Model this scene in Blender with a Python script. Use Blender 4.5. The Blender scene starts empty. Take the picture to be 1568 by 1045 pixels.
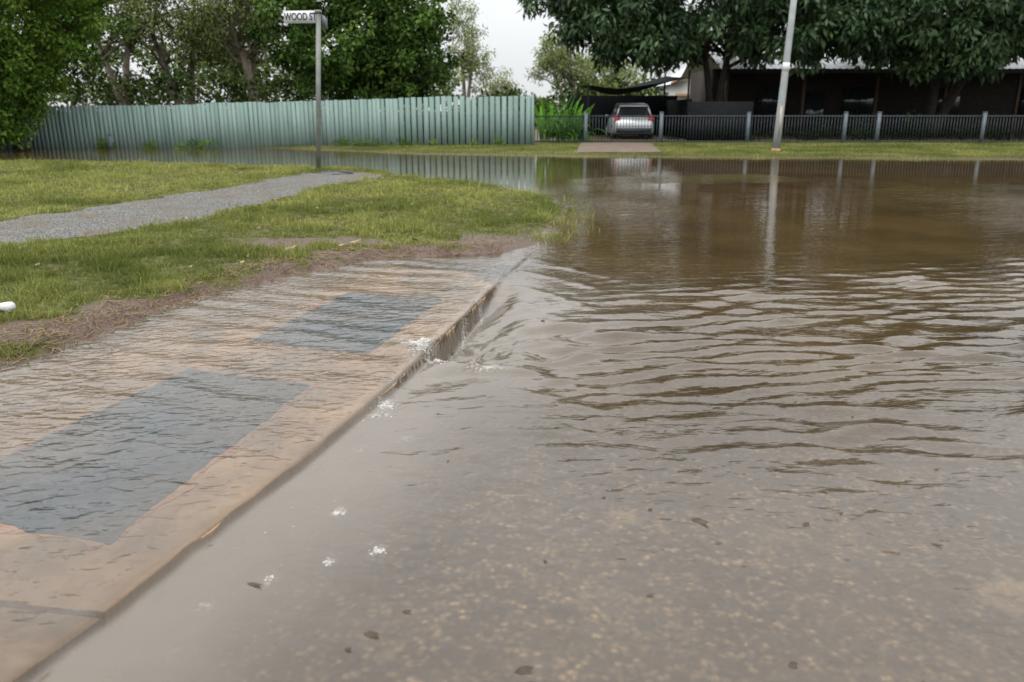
import bpy, math, numpy as np
from mathutils import Vector
rng=np.random.default_rng(7)
scn=bpy.context.scene
scn.view_settings.view_transform='Standard'; scn.view_settings.look='None'; scn.view_settings.exposure=0
# ---------------------------------------------------------------- utils
_T=np.random.default_rng(3).random((256,256))
def vn(x,y,seed=0):
    x=np.asarray(x,float)+seed*17.31; y=np.asarray(y,float)+seed*9.73
    xi=np.floor(x).astype(int); yi=np.floor(y).astype(int)
    fx=x-xi; fy=y-yi; fx=fx*fx*(3-2*fx); fy=fy*fy*(3-2*fy)
    a=_T[xi%256,yi%256];b=_T[(xi+1)%256,yi%256];c=_T[xi%256,(yi+1)%256];d=_T[(xi+1)%256,(yi+1)%256]
    return (a*(1-fx)+b*fx)*(1-fy)+(c*(1-fx)+d*fx)*fy-0.5
def fbm(x,y,o=3,seed=0):
    r=0;a=1
    for i in range(o):
        r=r+a*vn(x*2**i,y*2**i,seed+i*3); a*=.5
    return r
def ss(a,b,v):
    t=np.clip((v-a)/(b-a),0,1); return t*t*(3-2*t)
def mk(name,V,polys,mat,attrs=None,smooth=False,parent=None):
    V=np.asarray(V,np.float32).reshape(-1,3)
    me=bpy.data.meshes.new(name)
    ls=[];st=[];off=0
    for F in polys:
        F=np.asarray(F,np.int32)
        if F.size==0: continue
        n,k=F.shape
        ls.append(F.ravel()); st.append(off+np.arange(n)*k); off+=n*k
    L=np.concatenate(ls).astype(np.int32); S=np.concatenate(st).astype(np.int32)
    me.vertices.add(len(V)); me.vertices.foreach_set('co',V.ravel())
    me.loops.add(len(L)); me.loops.foreach_set('vertex_index',L)
    me.polygons.add(len(S)); me.polygons.foreach_set('loop_start',S)
    if smooth: me.polygons.foreach_set('use_smooth',np.ones(len(S),bool))
    me.update(calc_edges=True)
    if attrs:
        for k,v in attrs.items():
            a=me.attributes.new(k,'FLOAT','POINT'); a.data.foreach_set('value',np.asarray(v,np.float32).ravel())
    if mat: me.materials.append(mat)
    o=bpy.data.objects.new(name,me); scn.collection.objects.link(o)
    if parent: o.parent=parent
    return o
def empty(name,loc=(0,0,0)):
    e=bpy.data.objects.new(name,None); scn.collection.objects.link(e); e.empty_display_size=.2
    return e
def grid(X,Y,Z):
    n,m=X.shape
    V=np.stack([X,Y,Z],-1).reshape(-1,3)
    i=np.arange(n-1)[:,None]*m+np.arange(m-1)[None]
    F=np.stack([i,i+1,i+m+1,i+m],-1).reshape(-1,4)
    return V,F
class MB:
    def __init__(s): s.V=[];s.Q=[];s.T=[];s.n=0;s.A=[]
    def add(s,V,Q=None,T=None,a=0.):
        V=np.asarray(V,float).reshape(-1,3)
        if Q is not None and len(Q): s.Q.append(np.asarray(Q,int)+s.n)
        if T is not None and len(T): s.T.append(np.asarray(T,int)+s.n)
        s.V.append(V); s.n+=len(V); s.A.append(np.broadcast_to(a,(len(V),)))
    def box(s,c,d,rz=0,a=0.,taper=1.0,lean=(0,0)):
        hx,hy,hz=np.array(d)/2
        v=np.array([[x,y,z] for z in(-1,1) for y in(-1,1) for x in(-1,1)],float)
        t=np.where(v[:,2:]>0,taper,1.)
        v=v*[hx,hy,hz]; v[:,:2]*=t
        v[4:,0]+=lean[0]; v[4:,1]+=lean[1]
        cz,sz=math.cos(rz),math.sin(rz)
        v=np.stack([v[:,0]*cz-v[:,1]*sz,v[:,0]*sz+v[:,1]*cz,v[:,2]],-1)+c
        s.add(v,[[0,2,3,1],[4,5,7,6],[0,1,5,4],[2,6,7,3],[0,4,6,2],[1,3,7,5]],a=a)
    def tube(s,P,R,k=6,a=0.,cap=True):
        P=np.asarray(P,float);n=len(P);R=np.broadcast_to(R,(n,))
        d=np.gradient(P,axis=0); d/=np.linalg.norm(d,axis=1)[:,None]+1e-9
        up=np.array([0.3,.1,1.]) if abs(d[0,2])<.9 else np.array([1.,0.2,0])
        u=np.cross(d,up);u/=np.linalg.norm(u,axis=1)[:,None]; w=np.cross(d,u)
        an=np.arange(k)*2*math.pi/k
        V=P[:,None]+R[:,None,None]*(np.cos(an)[None,:,None]*u[:,None]+np.sin(an)[None,:,None]*w[:,None])
        i=np.arange(n-1)[:,None]*k; j=np.arange(k)[None]; j2=(j+1)%k
        Q=np.stack([i+j,i+j2,i+k+j2,i+k+j],-1).reshape(-1,4)
        V=V.reshape(-1,3); T=None
        if cap:
            V=np.vstack([V,P[-1:],P[:1]]); b=(n-1)*k; jj=np.arange(k)
            T=np.vstack([np.stack([b+jj,b+(jj+1)%k,np.full(k,n*k)],-1),np.stack([(jj+1)%k,jj,np.full(k,n*k+1)],-1)])
        s.add(V,Q,T,a=a)
    def make(s,name,mat,parent=None,smooth=False):
        return mk(name,np.vstack(s.V),[x for x in([np.vstack(s.Q)] if s.Q else [])+([np.vstack(s.T)] if s.T else [])],mat,{'shade':np.concatenate(s.A)},smooth,parent)
# ---------------------------------------------------------------- materials
def newmat(name):
    m=bpy.data.materials.new(name); m.use_nodes=True; nt=m.node_tree; nt.nodes.clear()
    return m,nt
def N(nt,t,**k):
    n=nt.nodes.new(t)
    for a,b in k.items():
        if a in('inp',):
            for x,y in b.items(): n.inputs[x].default_value=y
        else: setattr(n,a,b)
    return n
def L(nt,a,b): nt.links.new(a,b)
def ramp(nt,fac,stops):
    r=N(nt,'ShaderNodeValToRGB'); e=r.color_ramp.elements
    while len(e)<len(stops): e.new(.5)
    for i,(p,c) in enumerate(stops):
        e[i].position=p; e[i].color=(*c,1) if len(c)==3 else c
    L(nt,fac,r.inputs[0]); return r.outputs[0]
def noise(nt,scale,detail=4,rough=.55,vec=None,dist=0):
    n=N(nt,'ShaderNodeTexNoise',inp={'Scale':scale,'Detail':detail,'Roughness':rough,'Distortion':dist})
    if vec is None:
        g=N(nt,'ShaderNodeNewGeometry'); vec=g.outputs['Position']
    L(nt,vec,n.inputs['Vector']); return n.outputs['Fac']
def mapv(nt,sc,rot=(0,0,0)):
    g=N(nt,'ShaderNodeNewGeometry'); m=N(nt,'ShaderNodeMapping'); m.inputs['Scale'].default_value=sc; m.inputs['Rotation'].default_value=rot
    L(nt,g.outputs['Position'],m.inputs['Vector']); return m.outputs[0]
def attr(nt,n): return N(nt,'ShaderNodeAttribute',attribute_name=n).outputs['Fac']
def mathn(nt,op,a,b=None,clamp=False):
    n=N(nt,'ShaderNodeMath',operation=op,use_clamp=clamp)
    for i,v in enumerate((a,b)):
        if v is None: continue
        if isinstance(v,(int,float)): n.inputs[i].default_value=v
        else: L(nt,v,n.inputs[i])
    return n.outputs[0]
def mixc(nt,f,a,b,mode='MIX'):
    n=N(nt,'ShaderNodeMix',data_type='RGBA',blend_type=mode)
    for i,v in ((0,f),(6,a),(7,b)):
        if isinstance(v,(int,float)): n.inputs[i].default_value=v
        elif isinstance(v,tuple): n.inputs[i].default_value=(*v,1)
        else: L(nt,v,n.inputs[i])
    return n.outputs[2]
def principled(nt,col,rough=.7,spec=.3,metal=0,bump=None,bstr=.3,bdist=.01):
    p=N(nt,'ShaderNodeBsdfPrincipled'); p.inputs['Roughness'].default_value=rough if isinstance(rough,(int,float)) else .5
    if not isinstance(rough,(int,float)): L(nt,rough,p.inputs['Roughness'])
    if isinstance(spec,(int,float)): p.inputs['Specular IOR Level'].default_value=spec
    else: L(nt,spec,p.inputs['Specular IOR Level'])
    p.inputs['Metallic'].default_value=metal
    if isinstance(col,tuple): p.inputs['Base Color'].default_value=(*col,1)
    else: L(nt,col,p.inputs['Base Color'])
    if bump is not None:
        b=N(nt,'ShaderNodeBump',inp={'Strength':bstr,'Distance':bdist}); L(nt,bump,b.inputs['Height']); L(nt,b.outputs[0],p.inputs['Normal'])
    return p
def out(nt,s):
    o=N(nt,'ShaderNodeOutputMaterial'); L(nt,s,o.inputs['Surface'])
def simple(name,c1,c2,scale=6,rough=.7,metal=0,spec=.3,bstr=.2,usesh=False):
    m,nt=newmat(name); n=noise(nt,scale,3)
    f=ramp(nt,n,[(.3,(0,0,0)),(.7,(1,1,1))])
    if usesh: f=mathn(nt,'ADD',mathn(nt,'MULTIPLY',f,.5),mathn(nt,'MULTIPLY',attr(nt,'shade'),.6),True)
    col=mixc(nt,f,c1,c2)
    out(nt,principled(nt,col,rough,spec,metal).outputs[0]); return m
def leafmat(name,dark,light,trans=.25,rough=.5,gloss=True):
    m,nt=newmat(name)
    c=mixc(nt,attr(nt,'shade'),dark,light)
    if gloss: p=principled(nt,c,rough,.3)
    else:
        p=N(nt,'ShaderNodeBsdfDiffuse'); L(nt,c,p.inputs[0])
    if trans>0:
        t=N(nt,'ShaderNodeBsdfTranslucent'); L(nt,mixc(nt,.5,c,(light[0]*1.6,light[1]*1.6,light[2]),'MIX'),t.inputs[0])
        mx=N(nt,'ShaderNodeMixShader'); mx.inputs[0].default_value=trans
        L(nt,p.outputs[0],mx.inputs[1]);L(nt,t.outputs[0],mx.inputs[2]); out(nt,mx.outputs[0])
    else: out(nt,p.outputs[0])
    return m

M_asph,nt=newmat('road_asphalt')
v=N(nt,'ShaderNodeTexVoronoi',inp={'Scale':38.,'Randomness':1.}); L(nt,mapv(nt,(1,1,1)),v.inputs['Vector'])
sp=ramp(nt,v.outputs['Distance'],[(.05,(1,1,1)),(.62,(0,0,0))])
sel=ramp(nt,noise(nt,22,3),[(.42,(0,0,0)),(.66,(1,1,1))])
big=ramp(nt,noise(nt,1.3,4),[(.35,(0,0,0)),(.7,(1,1,1))])
base=mixc(nt,big,(.072,.056,.042),(.118,.094,.070))
f=mathn(nt,'MULTIPLY',sp,sel)
c=mixc(nt,f,base,(.33,.24,.145))
c=mixc(nt,ramp(nt,noise(nt,60,3),[(.45,(0,0,0)),(.65,(.5,.5,.5))]),c,(.05,.042,.034))
c=mixc(nt,ramp(nt,noise(nt,9,3),[(.5,(0,0,0)),(.72,(.5,.5,.5))]),c,(.045,.036,.028))
c=mixc(nt,ramp(nt,noise(nt,2.1,3),[(.66,(0,0,0)),(.74,(.45,.45,.45))]),c,(.34,.25,.15))
out(nt,principled(nt,c,.8,.3).outputs[0])

M_ground=simple('ground_soil',(.05,.045,.02),(.09,.09,.035),2,.9)
M_verge,nt=newmat('verge_soil')
n1=noise(nt,9,4); n2=noise(nt,60,3)
g=mixc(nt,ramp(nt,n1,[(.35,(0,0,0)),(.65,(1,1,1))]),(.04,.043,.016),(.085,.085,.030))
d=mixc(nt,ramp(nt,n2,[(.35,(0,0,0)),(.65,(1,1,1))]),(.022,.012,.008),(.115,.058,.036))
fac=mathn(nt,'ADD',attr(nt,'dirt'),mathn(nt,'MULTIPLY',mathn(nt,'SUBTRACT',n1,.5),.9),True)
out(nt,principled(nt,mixc(nt,fac,g,d),.5,mathn(nt,'MULTIPLY',fac,.35),0,n2,1.,.02).outputs[0])

M_path,nt=newmat('footpath_asphalt')
n2=noise(nt,50,3,.7);n1=noise(nt,2.5,5,.65)
c=mixc(nt,ramp(nt,n2,[(.42,(0,0,0)),(.60,(1,1,1))]),(.022,.022,.022),(.19,.185,.172))
c=mixc(nt,ramp(nt,n1,[(.46,(0,0,0)),(.66,(.8,.8,.8))]),c,(.095,.072,.05))
out(nt,principled(nt,c,.85,.12,0,n2,.8,.012).outputs[0])

M_conc,nt=newmat('drain_concrete')
n1=noise(nt,2.6,5,.65);n2=noise(nt,11,5,.7)
c=mixc(nt,ramp(nt,n1,[(.35,(0,0,0)),(.66,(1,1,1))]),(.165,.105,.060),(.28,.195,.115))
c=mixc(nt,ramp(nt,n2,[(.5,(0,0,0)),(.72,(.85,.85,.85))]),c,(.20,.105,.065))
c=mixc(nt,ramp(nt,noise(nt,1,4,.65,mapv(nt,(5,1.6,1),(0,0,.9)),.8),[(.50,(0,0,0)),(.68,(.75,.75,.75))]),c,(.095,.068,.044))
out(nt,principled(nt,c,.7,.3).outputs[0])
M_conc2=simple('kerb_concrete',(.12,.078,.045),(.18,.125,.078),7,.7)
M_rim=simple('rust_stain',(.22,.10,.06),(.25,.165,.11),11,.7)
M_cover,nt=newmat('steel_cover')
n1=noise(nt,5,4);n2=noise(nt,1,3,.6,mapv(nt,(60,14,14),(0,0,-.25)))
c=mixc(nt,ramp(nt,n1,[(.3,(0,0,0)),(.7,(1,1,1))]),(.015,.024,.035),(.038,.054,.070))
c=mixc(nt,ramp(nt,n2,[(.55,(0,0,0)),(.8,(.6,.6,.6))]),c,(.010,.013,.017))
out(nt,principled(nt,c,.6,.4).outputs[0])

# water
M_water,nt=newmat('flood_water')
murk=attr(nt,'murk'); gr=attr(nt,'grey'); fine=attr(nt,'fine'); swell=attr(nt,'swell'); foam=attr(nt,'foam')
nA=noise(nt,1,2,.6,mapv(nt,(10,24,10),(0,0,.15)),.6)
nC=noise(nt,1,3,.6,mapv(nt,(2.4,6.5,3)),.6)
hgt=mathn(nt,'ADD',mathn(nt,'MULTIPLY',mathn(nt,'MULTIPLY',nA,.010),fine),mathn(nt,'MULTIPLY',mathn(nt,'MULTIPLY',nC,.014),swell))
b=N(nt,'ShaderNodeBump',inp={'Strength':1.,'Distance':1.}); L(nt,hgt,b.inputs['Height'])
fr=N(nt,'ShaderNodeFresnel',inp={'IOR':1.38}); L(nt,b.outputs[0],fr.inputs['Normal'])
gl=N(nt,'ShaderNodeBsdfGlossy',inp={'Roughness':.02,'Color':(1,1,1,1)}); L(nt,b.outputs[0],gl.inputs['Normal'])
mudc=mixc(nt,ramp(nt,noise(nt,.8,3),[(.3,(0,0,0)),(.7,(1,1,1))]),(.038,.023,.009),(.070,.044,.018))
mud=mixc(nt,gr,mudc,(.115,.094,.074))
df=N(nt,'ShaderNodeBsdfDiffuse'); L(nt,mud,df.inputs[0])
tr=N(nt,'ShaderNodeBsdfTransparent',inp={'Color':(.95,.92,.88,1)})
m1=N(nt,'ShaderNodeMixShader')
mk_f=mathn(nt,'ADD',murk,mathn(nt,'MULTIPLY',mathn(nt,'SUBTRACT',noise(nt,2.2,3,.6,None,.8),.5),.3),True)
L(nt,mk_f,m1.inputs[0]);L(nt,tr.outputs[0],m1.inputs[1]);L(nt,df.outputs[0],m1.inputs[2])
m2=N(nt,'ShaderNodeMixShader');L(nt,fr.outputs[0],m2.inputs[0]);L(nt,m1.outputs[0],m2.inputs[1]);L(nt,gl.outputs[0],m2.inputs[2])
fo=N(nt,'ShaderNodeBsdfDiffuse',inp={'Color':(.34,.33,.31,1)})
ff=mathn(nt,'MULTIPLY',foam,ramp(nt,mathn(nt,'ADD',noise(nt,55,3,.7),mathn(nt,'MULTIPLY',foam,.20)),[(.54,(0,0,0)),(.70,(1,1,1))]),True)
m3=N(nt,'ShaderNodeMixShader');L(nt,ff,m3.inputs[0]);L(nt,m2.outputs[0],m3.inputs[1]);L(nt,fo.outputs[0],m3.inputs[2])
out(nt,m3.outputs[0])

M_foam,nt=newmat('foam_white')
p=principled(nt,(.45,.44,.41),.3,.5); t_=N(nt,'ShaderNodeBsdfTransparent'); mx=N(nt,'ShaderNodeMixShader'); mx.inputs[0].default_value=.45
L(nt,p.outputs[0],mx.inputs[1]);L(nt,t_.outputs[0],mx.inputs[2]); out(nt,mx.outputs[0])
M_debris=simple('debris_brown',(.02,.014,.009),(.06,.035,.02),40,.6)
M_dryleaf=simple('dry_leaf',(.07,.04,.02),(.25,.18,.09),20,.6,usesh=True)
M_grass=leafmat('grass_blade',(.052,.074,.018),(.235,.240,.078),.2,.6,False)
M_fence,nt=newmat('green_paint')
n1=noise(nt,1,4,.65,mapv(nt,(3,3,.7)));n2=noise(nt,5,3)
c=mixc(nt,ramp(nt,n1,[(.3,(0,0,0)),(.7,(1,1,1))]),(.15,.222,.197),(.205,.275,.25))
c=mixc(nt,mathn(nt,'MULTIPLY',attr(nt,'shade'),.6),c,(.10,.155,.14))
c=mixc(nt,ramp(nt,n2,[(.52,(0,0,0)),(.75,(.7,.7,.7))]),c,(.20,.225,.20))
out(nt,principled(nt,c,.8,.15).outputs[0])
M_black=simple('dark_metal',(.018,.023,.028),(.03,.036,.043),5,.5)
M_post=simple('post_grey',(.07,.085,.10),(.10,.12,.135),5,.5)
M_galv=simple('galvanised_steel',(.24,.255,.26),(.32,.335,.34),4,.5,.2)
M_signpole=simple('sign_pole_grey',(.13,.135,.125),(.20,.205,.19),4,.5,.2)
M_rust=simple('rust_paint',(.30,.13,.045),(.38,.24,.13),14,.7)
M_white=simple('white_paint',(.50,.51,.52),(.60,.60,.60),5,.4)
M_ink_slot=simple('ink_and_slot_shade',(.02,.02,.02),(.03,.03,.03),5,.6)
M_bark_d=simple('dark_bark',(.016,.013,.010),(.04,.032,.026),6,.9)
M_bark_l=simple('pale_bark',(.08,.06,.042),(.26,.225,.18),3,.8)
M_brick=simple('brick_in_canopy_shade',(.014,.010,.008),(.026,.018,.013),9,.85)  # shade of the tree canopy is put into this brick colour
M_glass=simple('dark_glass',(.012,.014,.016),(.02,.022,.025),3,.08,0,.6)
M_wallw=simple('pale_wall',(.62,.62,.60),(.70,.69,.66),3,.8)
M_roofpeach=simple('terracotta_trim',(.35,.22,.14),(.42,.28,.18),5,.7)
M_roof,nt=newmat('corrugated_roof')
c=mixc(nt,ramp(nt,noise(nt,3,3),[(.3,(0,0,0)),(.7,(1,1,1))]),(.42,.43,.44),(.58,.59,.60))
out(nt,principled(nt,c,.5,.4,.1).outputs[0])
M_drive=simple('driveway_concrete',(.08,.055,.04),(.13,.095,.07),3,.8)
M_shade=simple('shade_cloth',(.007,.008,.009),(.012,.013,.015),8,.9,0,.1)
M_carpaint=simple('silver_paint',(.36,.37,.38),(.42,.43,.44),2,.3,.5,.5)
M_red=simple('tail_lamp_red',(.25,.02,.02),(.32,.03,.03),9,.2)
M_rubber=simple('tyre_rubber',(.015,.015,.015),(.025,.025,.025),9,.8)
LM_dark=leafmat('mango_leaves',(.010,.028,.009),(.055,.10,.036),0,.55)
LM_round=leafmat('round_tree_leaves',(.016,.038,.009),(.080,.135,.030),0,.5,False)
LM_left=leafmat('shrub_leaves',(.022,.058,.008),(.12,.19,.035),.15,.5,False)
LM_euc=leafmat('eucalyptus_leaves',(.035,.052,.016),(.15,.175,.060),0,.5,False)
LM_pale=leafmat('pale_eucalyptus_leaves',(.09,.12,.038),(.23,.265,.11),.15,.5,False)
LM_far=leafmat('far_leaves',(.02,.036,.010),(.085,.11,.036),0,.5,False)
LM_lime=leafmat('tropical_leaves',(.025,.085,.01),(.12,.27,.035),.25,.5,False)
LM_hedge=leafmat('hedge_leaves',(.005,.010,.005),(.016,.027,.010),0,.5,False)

# ---------------------------------------------------------------- terrain functions
shore=np.array([(-2.95,1.0),(-2.80,3.0),(-2.66,3.85),(-2.5,4.38),(-2.21,5.42),(-1.8,6.46),(-1.1,7.18),(-.05,7.55),(.36,8.4),(.62,9.8),(.74,11.2),(.55,12.8),(-.9,15.0),(-2.3,16.8),(-3.3,18.3),(-4.57,18.95),(-9,20.6),(-13.4,21.4),(-34,23.5),(-34,1.0)])
def sdpoly(x,y,P):
    d=np.full(x.shape,1e9); ins=np.zeros(x.shape,bool)
    for i in range(len(P)):
        a=P[i];b=P[(i+1)%len(P)]
        e=b-a; w0=x-a[0]; w1=y-a[1]
        t=np.clip((w0*e[0]+w1*e[1])/(e@e),0,1)
        d=np.minimum(d,np.hypot(w0-t*e[0],w1-t*e[1]))
        c=((a[1]>y)!=(b[1]>y))
        xx=(b[0]-a[0])*(y-a[1])/((b[1]-a[1]) if b[1]!=a[1] else 1e-9)+a[0]
        ins^=c&(x<xx)
    return np.where(ins,d,-d)
kY=[-6,1.58,1.85,2.39,2.8,3.7,4.5,5.3,5.95,6.6,7.6,9.1,11,60]; kX=[-3.4,-1.21,-1.11,-.96,-.83,-.60,-.43,-.27,-.14,.02,.25,.62,.9,.9]
def kerbx(y): return np.interp(y,kY,kX)
def verge(x,y):
    d=sdpoly(x,y,shore)
    d=d+.18*fbm(x*2.2,y*2.2,3,2)+.09*vn(x*9,y*9,5)
    steep=1-ss(6.9,9.0,y)
    z=np.where(d>0,(.03+.035*steep)*ss(0,.22,d)+.05*ss(.1,2.2,d),.11*np.maximum(d,-.45)*(1-.3*steep)+.5*np.minimum(d+.45,0))
    z=z+(.014*fbm(x*5,y*5,3,9)+.016*vn(x*16,y*16,11)+.010*vn(x*33,y*33,12))*ss(-.2,.3,d)
    z=z-.5*ss(-.05,.1,x-kerbx(y))*(1-ss(6.9,7.6,y))
    return z,d
def dirtf(x,y,d):
    m=(1-ss(.20,.40,d+.60*fbm(x*2.4,y*2.4,3,4)))*(1-ss(7.4,9.5,y))
    patch=ss(.06,.16,vn(x*1.6,y*3.,8))*ss(6.2,6.8,y)*(1-ss(7.9,8.6,y))*ss(-2.8,-2.2,x)
    m2=(1-ss(-.05,.15,d))
    return np.clip(np.maximum(np.maximum(m,patch*.9),m2),0,1)
wr=np.random.default_rng(21)
WV=[(2*math.pi/wr.uniform(.12,.25),math.radians(wr.uniform(-34,32)-4),wr.uniform(0,6.28)) for _ in range(10)]
WF=[(2*math.pi/wr.uniform(.05,.11),math.radians(wr.uniform(-50,50)),wr.uniform(0,6.28)) for _ in range(10)]
VR=[(-.08,6.1,.55,5.25,.028,.05),(.0,6.6,.66,5.85,.024,.055),(-.25,4.1,.40,3.75,.022,.05),(-.05,5.6,.35,4.95,.022,.05),(.1,7.2,.55,6.6,.014,.06),(.1,7.0,.95,6.1,.012,.06),(-.2,3.8,.5,3.3,.010,.05),(.15,5.0,.75,4.5,.014,.05)]
def water_z(x,y):
    s=(x-kerbx(y))*.97
    wx=x+.12*fbm(x*1.3,y*1.3,2,31); wy=y+.26*fbm(x*.9,y*1.6,2,33)
    w=0
    for k,a,p in WV: w=w+np.sin(k*(wy*math.cos(a)+wx*math.sin(a))+p)
    w=w/3.1
    w=w+.35*np.maximum(w,0)**2
    env=ss(.05,.9,s)*ss(2.3,3.5,y-.10*x)*(1-ss(3.9,6.2,y-.30*x))*(.45+1.1*ss(-.25,.3,fbm(x*.8,y*1.1,2,41)))
    env2=ss(.1,.6,s)*(.06*ss(1.2,2.4,y)*(1-ss(3,5,y))+.15*ss(2.6,4.2,y)*(1-ss(5,8.5,y))+.05*ss(4,6,y)*(1-ss(10,20,y)))
    z=w*.0080*(env*.95+env2*.7)
    f=0
    for k,a,p in WF: f=f+np.sin(k*(wy*math.cos(a)+(wx)*math.sin(a))+p)
    onslab=(1-ss(-.06,0,s))*(1-ss(7,7.6,y))
    z=z+f/3*(.0008*ss(0,.4,s)*(1-ss(4,7,y))+.0012*onslab)
    sp_=np.clip(s,0,4)
    lev=-.060*ss(0,.02,s)*(1-ss(4.2-.75*sp_,6.5-1.05*sp_,y+.15*fbm(x*2,y*2,2,77)))*(.50+.50*ss(3.3,4.5,y))
    z=z+lev+.005*onslab
    q=y+.35*x
    z=z+onslab*.0048*np.sin(19*q+6*fbm(x*1.5,y*1.5,2,51))*(.5+fbm(x*2,y*2,2,53))
    dip=-.10*np.exp(-(np.maximum(s-.05,0)/(.14+.15*ss(5.5,4.4,y)))**2)*ss(4.15,4.55,y)*(1-ss(5.3,6.3,y))*ss(0,.02,s)
    z=z+dip
    cx,cy=-.20,4.6
    dx=x-cx;dy=y-cy;r=np.hypot(dx,dy)+1e-3;an=np.arctan2(dy,dx)
    st=np.sin(an*7+r*6+3*fbm(x*2,y*2,2,61))*np.exp(-((r-.5)/.4)**2)*ss(0,.08,s)
    z=z+.014*st
    z=z+.055*np.exp(-((x+.49)**2/.016+(y-4.33)**2/.014))*(.6+1.3*vn(x*22,y*22,7))
    z=z+.046*np.exp(-((x+.20)**2/.024+(y-4.12)**2/.008))*(1+.6*vn(x*16,y*16,27))
    for (ax,ay,bx,by,A,wd) in VR:
        ex,ey=bx-ax,by-ay; t=np.clip(((x-ax)*ex+(y-ay)*ey)/(ex*ex+ey*ey),0,1)
        dd=np.hypot(x-ax-t*ex,y-ay-t*ey-.08*np.sin(t*3.1)-.03*vn(x*5,y*5,19))
        z=z+A*np.exp(-(dd/wd)**2)*np.sin(math.pi*np.clip(t*.9+.08,0,1))*ss(0,.05,s)
    z=z+.028*fbm(x*9,y*9,3,71)*np.exp(-(r/.42)**2)*ss(0,.05,s)
    z=z+.008*fbm(x*14,y*9,2,73)*np.exp(-(s/.14)**2)*ss(0,.03,s)*(1-ss(6,7,y))
    return z
def farverge(x,y):
    sy=np.interp(x,[-60,-14,-9.5,-7.7,-5,-2.87,0,1.81,5.8,13.6,24,60],[29.6,29.6,29.3,28.4,26.4,24.9,24.1,23.4,22.9,22.0,21.,19.])
    d=y-sy+.35*fbm(x*.8,y*.8,3,81)
    return np.clip(d*.05,-.3,.05)+.05*ss(1,8,d)+.015*fbm(x*1.5,y*1.5,3,83),d
# ---------------------------------------------------------------- ground, road, verge, path
xs=np.linspace(-400,400,60); ys=np.linspace(-60,600,60); X,Y=np.meshgrid(xs,ys); V,F=grid(X,Y,np.full_like(X,-.4)); mk('ground',V,[F],M_ground)
xs=np.unique(np.concatenate([np.linspace(-36,60,60),np.arange(-1,1.5,.05)])); ys=np.unique(np.concatenate([np.linspace(-12,40,60),np.arange(3.5,7,.05)])); X,Y=np.meshgrid(xs,ys)
Zr=-.125-.18*np.exp(-((X+.25)/.45)**2-((Y-5.0)/.8)**2)
V,F=grid(X,Y,Zr); mk('road',V,[F],M_asph,None,True)
yy=np.concatenate([np.arange(1.2,9,.025),np.arange(9,24,.06)]); tt=np.linspace(0,1,420)
Yg=yy[:,None]+0*tt[None]; left=-(1.0*yy+3)[:,None]; Xg=left+(1.6-left)*tt[None]**.8
Z,D=verge(Xg,Yg); V,F=grid(Xg,Yg,Z); mk('grass_verge',V,[F],M_verge,{'dirt':dirtf(Xg,Yg,D)},True)
xs=np.linspace(-90,110,420); ys=np.concatenate([np.linspace(18,34,120),np.linspace(34.5,500,60)]); X,Y=np.meshgrid(xs,ys)
Z,D=farverge(X,Y); V,F=grid(X,Y,Z); mk('far_grass_verge',V,[F],M_verge,{'dirt':(1-ss(.1,.8,D))*.6+.35*ss(30.5,32,Y)},True)
plo=np.array([(-6.6,4.6),(-5.3,6.0),(-4.58,7.05),(-3.95,8.15),(-3.55,9.95),(-3.05,13.2),(-2.45,16.1)])
pup=np.array([(-8.6,5.6),(-7.2,7.3),(-5.85,9.1),(-5.32,11.1),(-4.7,12.9),(-4.25,15.4),(-3.75,17.5)])
t0=np.linspace(0,1,7);t1=np.linspace(0,1,260)
lo=np.stack([np.interp(t1,t0,plo[:,i]) for i in(0,1)],-1);up=np.stack([np.interp(t1,t0,pup[:,i]) for i in(0,1)],-1)
for A in (lo,up):
    for _ in range(8): A[2:-2]=(A[:-4]+A[1:-3]+A[2:-2]+A[3:-1]+A[4:])/5
lo[:,0]+=.30*fbm(lo[:,1]*2.0,lo[:,0],3,91); up[:,0]+=.30*fbm(up[:,1]*2.0,up[:,0]+7,3,93)
sN=np.linspace(0,1,40)[None]
X=lo[:,:1]*(1-sN)+up[:,:1]*sN; Y=lo[:,1:]*(1-sN)+up[:,1:]*sN
Zv,_=verge(X,Y)
edge=np.minimum(sN,1-sN)
Z=Zv+.006+.010*ss(0,.15,edge)
V,F=grid(X,Y,Z); mk('footpath',V,[F],M_path,None,True)
pathpoly=np.vstack([lo[::12],up[::-12]])
X,Y=np.meshgrid(np.linspace(0,1,20),np.linspace(24.8,31,40)); Xd=(1.85+(Y-24.)*.11)+X*(2.6)
Z,_=farverge(Xd,Y); V,F=grid(Xd,Y,Z+.02); mk('driveway',V,[F],M_drive,None,True)

# ---------------------------------------------------------------- water
yy=np.concatenate([np.arange(-4,1.25,.15),1.3*np.exp(np.arange(0,math.log(34/1.3),.0052))])
tt=np.linspace(-1,1,680); 
sgn=np.sign(tt)*np.abs(tt)**1.15
Yg=yy[:,None]+0*tt[None]; Xg=sgn[None]*(yy.clip(1)*1.0+2.6)[:,None]
Z=water_z(Xg,Yg)
V,F=grid(Xg,Yg,Z)
s=(Xg-kerbx(Yg))*.97
onslab=(1-ss(-.04,0.01,s))*(1-ss(6.8,7.4,Yg))
murk=.15+.63*ss(2.4,4.1,Yg-.1*Xg)+.17*ss(5,10,Yg)
gut=(1-ss(.1,.75+.12*Yg,s))*ss(-.02,.05,s)*(1-ss(5.,7,Yg))
murk=np.maximum(murk,.85*gut)
silt=ss(-.75,-.1,sdpoly(Xg,Yg,shore)+.3*fbm(Xg*1.5,Yg*1.5,2,15))
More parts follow.
